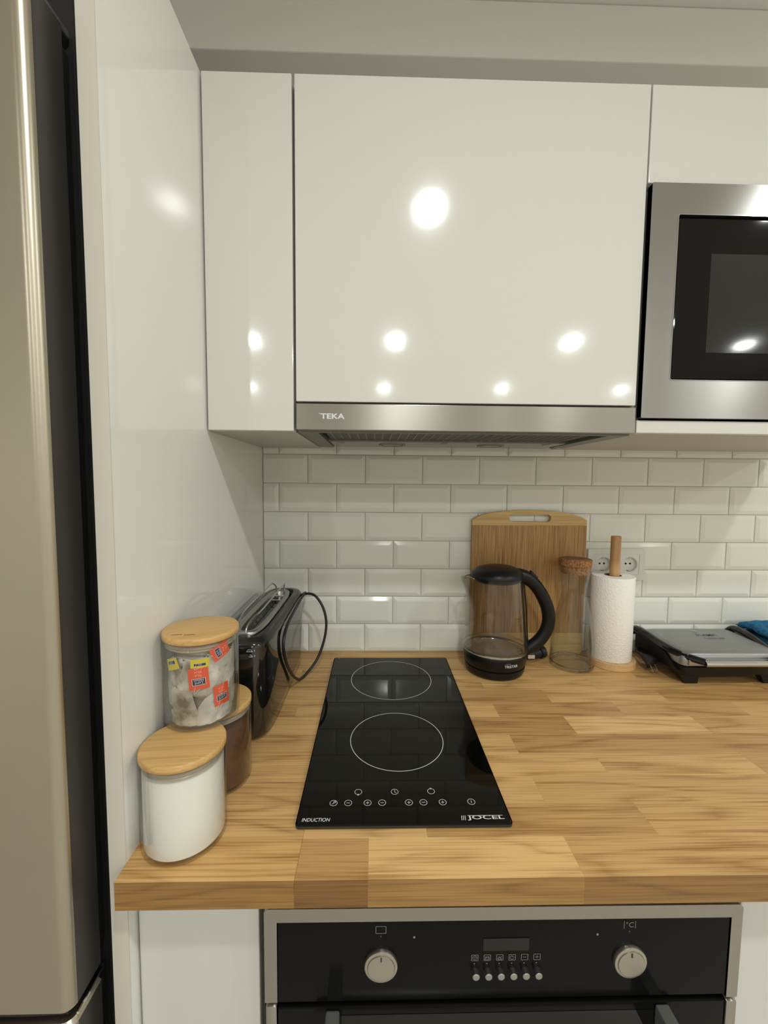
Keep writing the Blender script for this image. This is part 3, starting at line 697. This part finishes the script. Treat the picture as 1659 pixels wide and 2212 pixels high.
tea_bag('tea bag behind the yellow tag at the top centre', 396, 1424, 78, 34, math.radians(4), rr=.0436, m='teabag_white', seed=6, tagspec=('yellow', 420, 1434, 38, 20, math.radians(180)))
tea_bag('grey tea bag with a yellow tag at the left edge', 358, 1462, 50, 56, math.radians(10), rr=.0444, seed=7, tagspec=('yellow', 359, 1438, 36, 26, math.radians(20)))
tea_bag('dark tea bag hidden in the gap at the bottom of the jar', 404, 1515, 60, 60, math.radians(40), rr=.0395, thick=.004, seed=8)
tea_bag('tea bag pressed against the left side of the jar near its base', 346, 1505, 66, 84, math.radians(-6), rr=.0436, m='teabag_white', seed=9)
tea_bag('tea bag pressed against the right side of the jar at mid height', 503, 1462, 66, 78, math.radians(8), rr=.0436, m='teabag_white', seed=10)
tea_bag('tea bag at the lower right wall of the jar with orange print showing', 502, 1528, 64, 66, math.radians(-16), rr=.0432, seed=11)
tea_bag('tea bag lying flat on the jar floor at the left', 362, 1572, 74, 40, math.radians(3), rr=.0430, seed=12)
tea_bag('tea bag lying flat on the jar floor at the right', 478, 1566, 76, 44, math.radians(-5), rr=.0430, m='teabag_white', seed=13)

# ------------------------------------------------------------------ toaster
o = (.0625, -.205, 0); t = thing('toaster', 'long glossy black toaster against the white panel', 'toaster', o)
def sup(hx, hy, z, n=72, e=4.2, e2=6.5):
    out = []
    for i in range(n):
        a = 2*math.pi*i/n; c, s = math.cos(a), math.sin(a)
        out.append((hx*math.copysign(abs(c)**(2/e), c), hy*math.copysign(abs(s)**(2/e2), s), z))
    return out
HXT, HYT = .0500, .1900
obj('shell', loft([sup(HXT-.006, HYT-.010, .004), sup(HXT-.003, HYT-.006, .008), sup(HXT-.001, HYT-.002, .03), sup(HXT, HYT, .09), sup(HXT-.0005, HYT-.0005, .150), sup(HXT-.0015, HYT-.0015, .171)]), M['toaster'], t, smooth=60)
bm = loft([sup(HXT-.0015, HYT-.0015, .171), sup(HXT-.0025, HYT-.003, .1755), sup(HXT-.006, HYT-.008, .1800), sup(HXT-.015, HYT-.018, .1832)], cap=False)
lo = [sup(HXT-.015, HYT-.018, .1832), sup(.0305, .162, .1835), sup(.0290, .160, .1790)]
loft(lo, cap=False, bm=bm)
tp = obj('top_cover', bm, M['toastertop'], t, smooth=60)
rg = [sup(.0275, .1500, .179, e=3, e2=5), sup(.0278, .1505, .1870, e=3, e2=5), sup(.0255, .148, .1895, e=3, e2=5), sup(.0180, .138, .1880, e=3, e2=5), sup(.0165, .136, .1850, e=3, e2=5), sup(.0160, .135, .110, e=3, e2=5)]
obj('chrome_slot_frame', loft([[(x, y-.012, z) for x, y, z in l] for l in rg], cap=False), M['alu'], tp, smooth=60)
obj('inner_gap', loft([[(x, y, z) for x, y, z in sup(.0300, .161, .1780)], [(x, y, z) for x, y, z in sup(.0262, .150, .1765)]], cap=False), M['dark'], tp)
sl = obj('slot', bx(-.0155, .0155, -.142, .118, .095, .110), M['dark'], tp)
bm = bmesh.new()
for i in range(9):
    y = -.13+i*.029; bmesh.ops.create_uvsphere(bm, u_segments=8, v_segments=6, radius=.0016, matrix=Matrix.Translation((-.0125, y, .176)))
obj('rivets', bm, M['chrome'], tp)
bm = bmesh.new()
for k in range(12):
    y = -.135+k*.0225; box(bm, -.0105, -.0095, y-.0006, y+.0006, .112, .180); box(bm, .0095, .0105, y-.0006, y+.0006, .112, .180)
box(bm, -.0105, -.0095, -.14, .115, .178, .180); box(bm, .0095, .0105, -.14, .115, .178, .180)
obj('bread_cage', bm, M['hoodgrey'], tp)
for y in (.072, .105): obj('cross_bar', tube([(-.013, y, .180), (.013, y, .180)], .0016, 8, smooth=False), M['chrome'], tp)
for xa, xm, xb in ((-.0125, -.0150, -.0085), (.0035, .0160, .0115)):
    obj('warming_rack_wire', tube([(xa, -.162, .187), (xa+.0005, -.156, .196), (xa*.6+xm*.4, -.135, .206), (xm, -.10, .211), (xm, .02, .213), (xm, .086, .214), (xm*.8+xb*.2, .098, .213), (xb, .108, .204), (xb, .112, .187)], .0016, 8, k=5), M['chrome'], t, smooth=60)
# lever end
obj('lever_channel', bx(-.0235, .0015, -.1915, -.182, .045, .1700, bev=.002), M['black'], t)
obj('lever', bx(-.021, -.001, -.206, -.186, .128, .142, bev=.004, seg=3), M['blackgloss'], t, smooth=50)
bm = bmesh.new()
for z in (.1660, .1570):
    for i in range(10):
        a, b = math.pi*i/10, math.pi*(i+1)/10
        b2 = [(.018+.0042*math.cos(q_), z+.0026*math.sin(q_)) for q_ in (a, b)]
        p_, r2 = Vector(b2[0]), Vector(b2[1]); dd = (r2-p_).normalized(); nn = Vector((-dd.y, dd.x))*.0004
        bm.faces.new([bm.verts.new((v[0], -.1885, v[1])) for v in (p_-nn, r2-nn, r2+nn, p_+nn)])
    box(bm, .0125, .0235, -.1888, -.1883, z-.0012, z-.0004); box(bm, .0262, .0270, -.1888, -.1883, z-.001, z+.0028)
obj('bread_symbol', bm, M['white'], t)
for x in (-.03, .03):
    for y in (-.15, .15): obj('foot', lathe([(0, 0), (.008, 0), (.008, .006), (0, .006)], 16, (x, y, 0)), M['rubber'], t)
def rel(pts): return [(x-o[0], y-o[1], z-o[2]) for x, y, z in pts]
obj('power_cord', tube(rel([(.085, -.020, .155), (.102, -.040, .163), (.122, -.062, .176), (.146, -.080, .176), (.167, -.090, .150), (.176, -.095, .112), (.171, -.105, .070), (.157, -.120, .032), (.138, -.142, .010), (.125, -.165, .0045), (.1195, -.200, .025), (.1175, -.236, .055), (.1172, -.277, .095), (.1172, -.300, .133), (.1172, -.288, .157), (.1172, -.243, .169), (.1172, -.168, .1740), (.1172, -.110, .1765), (.1165, -.060, .1750), (.112, -.022, .168), (.098, -.0100, .155)]), .0031, 10), M['rubber'], t, smooth=60)

# ------------------------------------------------------------------ kettle
KX, KY = .5905, -.1040
o = (KX, KY, 0); t = thing('kettle', 'glass and black plastic electric kettle beside the chopping board', 'kettle', o)
bs = obj('power_base', lathe([(0, 0), (.062, 0), (.068, .003), (.0712, .010), (.0725, .020), (.0700, .0212), (0, .0212)], 72), M['black'], t, smooth=50)
for a in (200, 320, 80): obj('foot', lathe([(0, -.0), (.006, 0), (.006, .001), (0, .001)], 12, (.055*math.cos(math.radians(a)), .055*math.sin(math.radians(a)), 0)), M['rubber'], bs)
bd = obj('body_band', lathe([(0, .0225), (.0715, .0225), (.0738, .026), (.0755, .045), (.0760, .0530), (.0750, .0545), (.0705, .0545), (.0700, .0500), (0, .0500)], 72), M['black'], t, smooth=50)
obj('heating_plate', lathe([(0, .0505), (.062, .0505), (.064, .0518), (.0690, .0520), (.0690, .0500)], 64), M['plate'], bd, smooth=50)
gp = [(.0700, .0548), (.0765, .0548), (.0776, .0590), (.0774, .066), (.0758, .0720), (.0750, .080), (.0720, .120), (.0690, .160), (.0645, .195), (.0618, .225), (.0616, .232)]
gin = [(r-.0022, z) for r, z in gp[::-1][:-2]]+[(.0690, .0600), (.0680, .0548)]
def spoutify(bm):
    for v in bm.verts:
        if v.co.z > .175:
            a = math.atan2(v.co.y, v.co.x); k = max(0, math.cos(a-math.pi))**14 * min(1, (v.co.z-.175)/.05)
            r = math.hypot(v.co.x, v.co.y); f = 1+k*.40; v.co.x *= f; v.co.y *= (1-.2*k)
    return bm
obj('glass_body', spoutify(lathe(gp+gin, 128, close=True)), M['glass_kettle'], t, smooth=60)
obj('steel_rim', lathe([(.0640, .0525), (.0665, .0560), (.0695, .0570), (.0700, .0560), (.0700, .0522)], 96), M['chrome'], bd, smooth=60)
obj('glass_rim', lathe([(.0766, .0556), (.0776, .0575), (.0780, .0600), (.0776, .0625), (.0768, .0615), (.0766, .0590)], 96, close=True), M['thickglass'], t, smooth=60)
# dome lid with hinge block flowing into the handle
def ov(rx, ry, z, cx=0): return [(cx+rx*math.cos(2*math.pi*i/48), ry*math.sin(2*math.pi*i/48), z) for i in range(48)]
lid = obj('lid', loft([ov(.054, .054, .2220), ov(.0605, .0600, .2270), ov(.0625, .0615, .2330), ov(.0600, .0580, .2420, .001), ov(.0500, .0480, .2510, .003), ov(.0340, .0330, .2565, .005), ov(.0150, .0150, .2590, .006), ov(.002, .002, .2593, .006)]), M['black'], t, smooth=70)
obj('spout_rim', tube([(-.052, -.020, .226), (-.068, -.012, .232), (-.0795, 0, .2270), (-.068, .012, .232), (-.052, .020, .226)], .0011, 8), M['chrome'], lid, smooth=60)
hp = [(.026, 0, .2350), (.0560, 0, .2340), (.0790, 0, .2250), (.0990, 0, .2060), (.1160, 0, .1800), (.1285, 0, .1500), (.1315, 0, .1200), (.1240, 0, .0920), (.1070, 0, .0690), (.0870, 0, .0540), (.0760, 0, .0480)]
obj('handle', tube(hp, .012, 20, sx=lambda f: (.0150+.003*(.25-f)/.25, .0185-.010*f) if f < .25 else (.0150, .0155 if f < .85 else .0155-.02*(f-.85))), M['black'], t, smooth=70)
obj('handle_spine', loft([[(x, s_*.010, z) for x, s_ in ((r_ - .001, -1), (r_+.0042, -.7), (r_+.0042, .7), (r_-.001, 1))] for r_, z in ((.0755, .030), (.0770, .0560), (.0780, .066), (.0758, .080), (.0727, .120), (.0700, .160), (.0655, .195), (.0625, .225))]), M['black'], t, smooth=40)
obj('lid_button', loft([[(x, y, z) for x, y, z in ((.082, -.008, .2410), (.098, -.008, .2260), (.098, .008, .2260), (.082, .008, .2410))], [(.0845, -.006, .2460), (.100, -.006, .2310), (.100, .006, .2310), (.0845, .006, .2460)]]), M['black'], t, smooth=20)
def wrap(r, a0, zc):
    def f(x, y, z): a = math.radians(a0)+x/r; return ((r+z)*math.cos(a), (r+z)*math.sin(a), zc+y)
    return f
bm = me_to_bm(text_mesh('TRISTAR', .0088, .0335, bold=.00005), wrap(.0754, -76, .0385))
for k in range(3): box(bm, 0, .001, 0, .0005, 0, .001) if False else None
obj('lettering', bm, M['white'], bd)
bm = bmesh.new()
for k in range(4):
    f = wrap(.0758, -76, .0450); x = -.014+.0035*k
    bm.faces.new([bm.verts.new(f(x+a*.0006, b*.0005, 0)) for a, b in ((-1, -1), (1, -1), (1, 1), (-1, 1))])
obj('lettering', bm, M['white'], bd)
for s, z, r in (('MAX', .1460, .0708), ('1.7L', .1400, .0716), ('1.2L', .1330, .0722), ('1.0L', .1000, .0738), ('0.5L', .0790, .0755), ('MIN', .0730, .0762)):
    obj('level_mark', me_to_bm(text_mesh(s, .0062, .0100, extrude=0), wrap(r, -62, z)), M['darkprint'], t)
# its cord lies behind: plug with a white label
obj('power_plug', tube(rel([(.690, -.055, .0125), (.705, -.052, .0130), (.720, -.047, .0145), (.730, -.0435, .0155)]), .011, 14, sx=lambda f: (.009+.003*f, .0105+.003*f)), M['rubber'], t, smooth=50)
obj('plug_head', tube(rel([(.727, -.0440, .0160), (.733, -.042, .0165), (.740, -.0400, .0170)]), .0160, 16, sx=lambda f: (.0155, .0155)), M['rubber'], t, smooth=30)
obj('plug_label', bx(.688-o[0], .706-o[0], -.0690-o[1], -.0672-o[1], .0095, .0190, bev=.0006), M['red'], t)
obj('power_cord', tube(rel([(.655, -.036, .008), (.665, -.044, .008), (.678, -.055, .0095), (.692, -.055, .0125)]), .0032, 8), M['rubber'], t, smooth=50)

# ------------------------------------------------------------------ chopping board
o = (.7000, -.0072, 0); t = thing('chopping_board', 'caramel bamboo chopping board with a pale band, leaning on the tiles', 'chopping board', o)
t.rotation_euler.x = math.radians(-.15)
W2, HB, TB = .1515, .3880, .0142
def arch(x): return HB-.016*(x/W2)**2-.010*(abs(x)/W2)**8
zs = .3480; zl = .0600
top = [(-W2, zs), (W2, zs)]+[(W2*(1-2*i/24), arch(W2*(1-2*i/24))) for i in range(25)]
hole = [(x-.0, z) for x, z in rrect(-.0545, .0560, .3575, .3770, .0096, 8)]
hole = hole
obj('top_band', plate(top, 0, TB, holes=(hole[::-1],), axis='y'), M['bamboo_light'], t)
obj('main_panel', plate([(-W2, zl), (W2, zl), (W2, zs-.0003), (-W2, zs-.0003)], 0, TB, axis='y'), M['bamboo_dark'], t)
lowb = [(-W2, zl-.0003), (-W2, .014)]+[(-W2+.014-.014*math.cos(math.radians(a)), .014-.014*math.sin(math.radians(a))) for a in range(15, 91, 15)]
lowb += [(-x, z) for x, z in lowb[::-1]]
obj('bottom_band', plate(lowb, 0, TB, axis='y'), M['bamboo_light'], t)

# ------------------------------------------------------------------ carafe
CX, CYY = .7950, -.0805
o = (CX, CYY, 0); t = thing('carafe', 'clear glass carafe with a waist and a cork stopper', 'carafe', o)
op = [(0, .0002), (.049, .0002), (.0518, .003), (.0524, .010), (.0522, .030), (.0512, .060), (.0480, .095), (.0420, .130), (.0345, .160), (.0293, .182), (.0290, .192), (.0312, .210), (.0345, .235), (.0368, .2540)]
ip = [(.0350, .2540)]+[(r-.0018, z) for r, z in op[3:-1][::-1]]
obj('glass_body', lathe(op+[(.0362, .2546)]+ip+[(.0490, .0125), (.040, .0105), (0, .0100)], 96), M['glass'], t, smooth=60)
obj('glass_foot', lathe([(.0440, .0012), (.0505, .0012), (.0516, .004), (.0518, .009), (.0500, .0115), (.0470, .0108), (.0440, .0060)], 96, close=True), M['thickglass'], t, smooth=60)
obj('cork_stopper', lathe([(0, .2360), (.0332, .2360), (.0358, .2548), (.0372, .2552), (.0385, .2700), (.0375, .2712), (0, .2712)], 64), M['cork'], t, smooth=40)

# ------------------------------------------------------------------ kitchen roll and holder
RX, RY = .9020, -.0690
o = (RX, RY, 0); t = thing('roll_holder', 'wooden kitchen roll holder with an upright dowel and round base', 'roll holder', o)
b0 = lathe([(0, 0), (.0555, 0), (.0565, .001), (.0565, .0165), (.0555, .0175), (0, .0175)], 72)
obj('base', b0, M['beech_base'], t, smooth=30)
obj('dowel', lathe([(.0118, .0175), (.0118, .3260), (.0110, .3275), (0, .3278)], 32), M['beech'], t, smooth=40)
o2 = thing('kitchen_roll', 'white embossed kitchen paper roll on the wooden holder', 'kitchen roll', (RX-.003, RY+.001, 0))
obj('paper', lathe([(.0200, .0180), (.0487, .0180), (.0497, .0195), (.0497, .2265), (.0487, .2280), (.0200, .2280)], 96, close=True), M['paper'], o2, smooth=50)
obj('cardboard_core', lathe([(.0185, .0180), (.0199, .0180), (.0199, .2284), (.0185, .2284)], 48, close=True), M['card'], o2, smooth=50)

# ------------------------------------------------------------------ double socket
o = (.9385, -.0050, .2445); t = thing('wall_socket', 'white double power socket on the tiles behind the kitchen roll', 'socket', o)
pl = plate(rrect(-.0770, .0770, -.0415, .0415, .003, 4), .0, .0105, holes=(rrect(-.0620, .0620, -.0275, .0275, .0015, 2),), axis='y')
obj('frame', pl, M['socket'], t)
for sx_ in (-.0335, .0375):
    ci = [(sx_+.0195*math.cos(2*math.pi*i/40), .0195*math.sin(2*math.pi*i/40)) for i in range(40)]
    xa, xb = (-.0617, .0020) if sx_ < 0 else (.0025, .0617)
    fp = obj('insert', plate([(xa, -.0272), (xb, -.0272), (xb, .0272), (xa, .0272)], .0002, .0096, holes=(ci[::-1],), axis='y'), M['socket'], t)
    cup = loft([[(sx_+r*math.cos(2*math.pi*i/40), y, r*math.sin(2*math.pi*i/40)) for i in range(40)] for r, y in ((.0195, -.0098), (.0190, -.0045), (.0185, -.0010))], cap=False)
    vs = [v for v in cup.verts if abs(v.co.y+.0010) < 1e-6]; cup.faces.new(vs)
    cup = obj('recess', cup, M['socket'], fp, smooth=40)
    for dx in (-.0060, .0060):
        b1 = lathe([(0, 0), (.0026, 0), (.0026, .0005), (0, .0005)], 16)
        for v in b1.verts: v.co = Vector((sx_+dx-.001+v.co.x, -.0012-v.co.z, v.co.y+.001))
        obj('pin_hole', b1, M['dark'], cup)
    for sg in (1, -1):
        obj('earth_clip', bx(sx_-.0035, sx_+.0035, -.0080, -.0014, sg*.0172-.0010, sg*.0172+.0010), M['brass'], cup)

# ------------------------------------------------------------------ contact grill
o = (1.11, -.12, 0); t = thing('contact_grill', 'silver and black contact grill on legs, right end of the worktop', 'grill', o)
gx0, gx1, gy0, gy1 = .992, 1.228, -.196, -.036
low = obj('lower_housing', T(loft([[(x, y, z) for x, y in rrect(gx0+i, gx1-i, gy0+j, gy1-j, .012, 5)] for i, j, z in ((.008, .010, .022), (.002, .002, .027), (0, 0, .034), (0, 0, .0445), (.003, .003, .0470))]), o), M['black'], t, smooth=40)
for x in (1.010, 1.196):
    for y in (-.176, -.06):
        obj('leg', T(loft([[(x, y-.006, .001), (x+.030, y-.006, .001), (x+.030, y+.004, .001), (x, y+.004, .001)], [(x-.012, y-.010, .024), (x+.030, y-.010, .024), (x+.030, y+.020, .024), (x-.012, y+.020, .024)]]), o), M['black'], t)
# silver lid with rounded shoulders
lz = [(0, .0485), (0, .0600), (.002, .0680), (.006, .0740), (.013, .0775), (.022, .0785)]
lid = obj('lid', T(loft([[(x, y, z+(.004*(y-gy0)/(gy1-gy0) if z > .06 else 0)) for x, y in rrect(gx0+i, gx1-i*.8, gy0+i*.7, gy1-i*1.0, .014+i*.3, 6)] for i, z in lz]), o), M['alu_lid'], t, smooth=50)
obj('bright_edge', T(tube([(gx0+.012, gy0+.004, .0722), (gx1-.010, gy0+.004, .0722)], .0012, 8, smooth=False), o), M['chrome'], lid)
for x0 in (gx0, gx1):
    s = 1 if x0 == gx0 else -1
    pts = [(x0-.012*s, gy1+.002, .070), (x0-.014*s, gy1-.012, .082), (x0-.012*s, gy1-.045, .082), (x0-.008*s, gy1-.085, .076), (x0+.002*s, gy1-.125, .0700), (x0+.018*s, gy1-.155, .0665), (x0+.038*s, gy1-.176, .0640)]
    obj('handle_arm', T(tube(pts, .01, 14, sx=lambda f: (.0085-.001*f, .0120-.003*f)), o), M['blackgloss'], t, smooth=50)
hb = obj('handle_bar', T(tube([(gx0+.036, gy0-.018, .0610), (gx1-.036, gy0-.018, .0610)], .0065, 16, smooth=False), o), M['chrome'], t, smooth=60)
obj('front_rail', T(bx(gx0+.012, gx1-.010, gy0-.0035, gy0+.0005, .0515, .0640, bev=.001), o), M['alu'], t)
obj('side_skirt', T(loft([[(gx0-.006, y, z) for y, z in ((gy0+.01, .034), (gy1, .022), (gy1, .070), (gy0+.05, .060))], [(gx0+.0, y, z) for y, z in ((gy0+.01, .034), (gy1, .022), (gy1, .070), (gy0+.05, .060))]]), o), M['black'], t)
zt = .0817
bm = me_to_bm(text_mesh('FLAMA', .0150, .0500, bold=.0001, shear=-.1), lambda x, y, z: (1.1290+x, -.0930+y, zt+.0004))
obj('lettering', T(bm, o), M['darkprint'], lid)
bm = me_to_bm(text_mesh('Toaster Grill', .0110, .0500, bold=.0001), lambda x, y, z: (1.1330+x, -.1130+y, zt))
obj('lettering', T(bm, o), M['darkprint'], lid)
obj('round_emblem', T(lathe([(0, .0006), (.008, .0005), (.009, 0)], 32, (1.118, -.064, .0818)), o), M['alu'], lid, smooth=60)
obj('power_cord', T(tube([(.985, -.050, .030), (.976, -.056, .030), (.971, -.070, .029), (.968, -.085, .029), (.966, -.100, .030)], .0034, 8), o), M['rubber'], t, smooth=50)
pg = obj('power_plug', T(tube([(.9660, -.098, .030), (.9670, -.108, .030), (.9700, -.118, .0270), (.9720, -.126, .0230)], .01, 16, sx=lambda f: (.0060+.0100*f, .0060+.0110*f)), o), M['rubber'], t, smooth=50)
for dx in (-.004, .008):
    obj('pin', T(tube([(.9700+dx, -.126, .0200), (.9700+dx, -.141, .0085)], .0018, 10, smooth=False), o), M['brass'], pg, smooth=50)

# ------------------------------------------------------------------ blue cloth on a black tray
o = (1.33, -.085, 0); t = thing('tray', 'black plastic tray under the blue cloth behind the grill', 'tray', o)
bm = loft([[(x, y, z) for x, y in rrect(-.055-i, .075+i, -.045-i, .055+i, .014, 5)] for i, z in ((-.006, .001), (0, .006), (.004, .052))])
obj('tray_body', bm, M['black'], t, smooth=50)
def cloth(z0, th, dx, seed):
    rnd = random.Random(seed); ph = [rnd.uniform(0, 6) for _ in range(4)]; bm = bmesh.new(); lo = []
    nx, ny = 20, 14
    def H(a, b): return .0030*math.sin(5*a+ph[0])*math.cos(4*b+ph[1])+.0015*math.sin(11*b+ph[2])+.001*math.sin(13*a+ph[3])
    for side in (1, 0):
        g = []
        for j in range(ny+1):
            r = []
            for i in range(nx+1):
                a, b = -1+2*i/nx, -1+2*j/ny; e = max(0, 1-max(abs(a), abs(b))**6)**.5
                r.append(bm.verts.new((a*.072+dx+.002*math.sin(6*b+ph[1]), b*.052+.002*math.sin(7*a+ph[2]), z0+H(a, b)+(th/2)*(e if side else -e))))
            g.append(r)
        lo.append(g)
    for s_, g in enumerate(lo):
        for j in range(ny):
            for i in range(nx): bm.faces.new((g[j][i], g[j][i+1], g[j+1][i+1], g[j+1][i]))
    bmesh.ops.remove_doubles(bm, verts=bm.verts[:], dist=.0003)
    return bm
t = thing('folded_cloth', 'blue microfibre cloth folded behind the grill at the right edge', 'cloth', (1.33, -.085, .055))
obj('lower_fold', cloth(.014, .020, .004, 1), M['cloth'], t, smooth=180)
obj('upper_fold', cloth(.036, .022, -.002, 2), M['cloth'], t, smooth=180)

# ------------------------------------------------------------------ lift everything to real height above the floor
for ob in list(C.objects):
    if ob.parent is None and ob.type in ('MESH', 'EMPTY'): ob.location.z += K
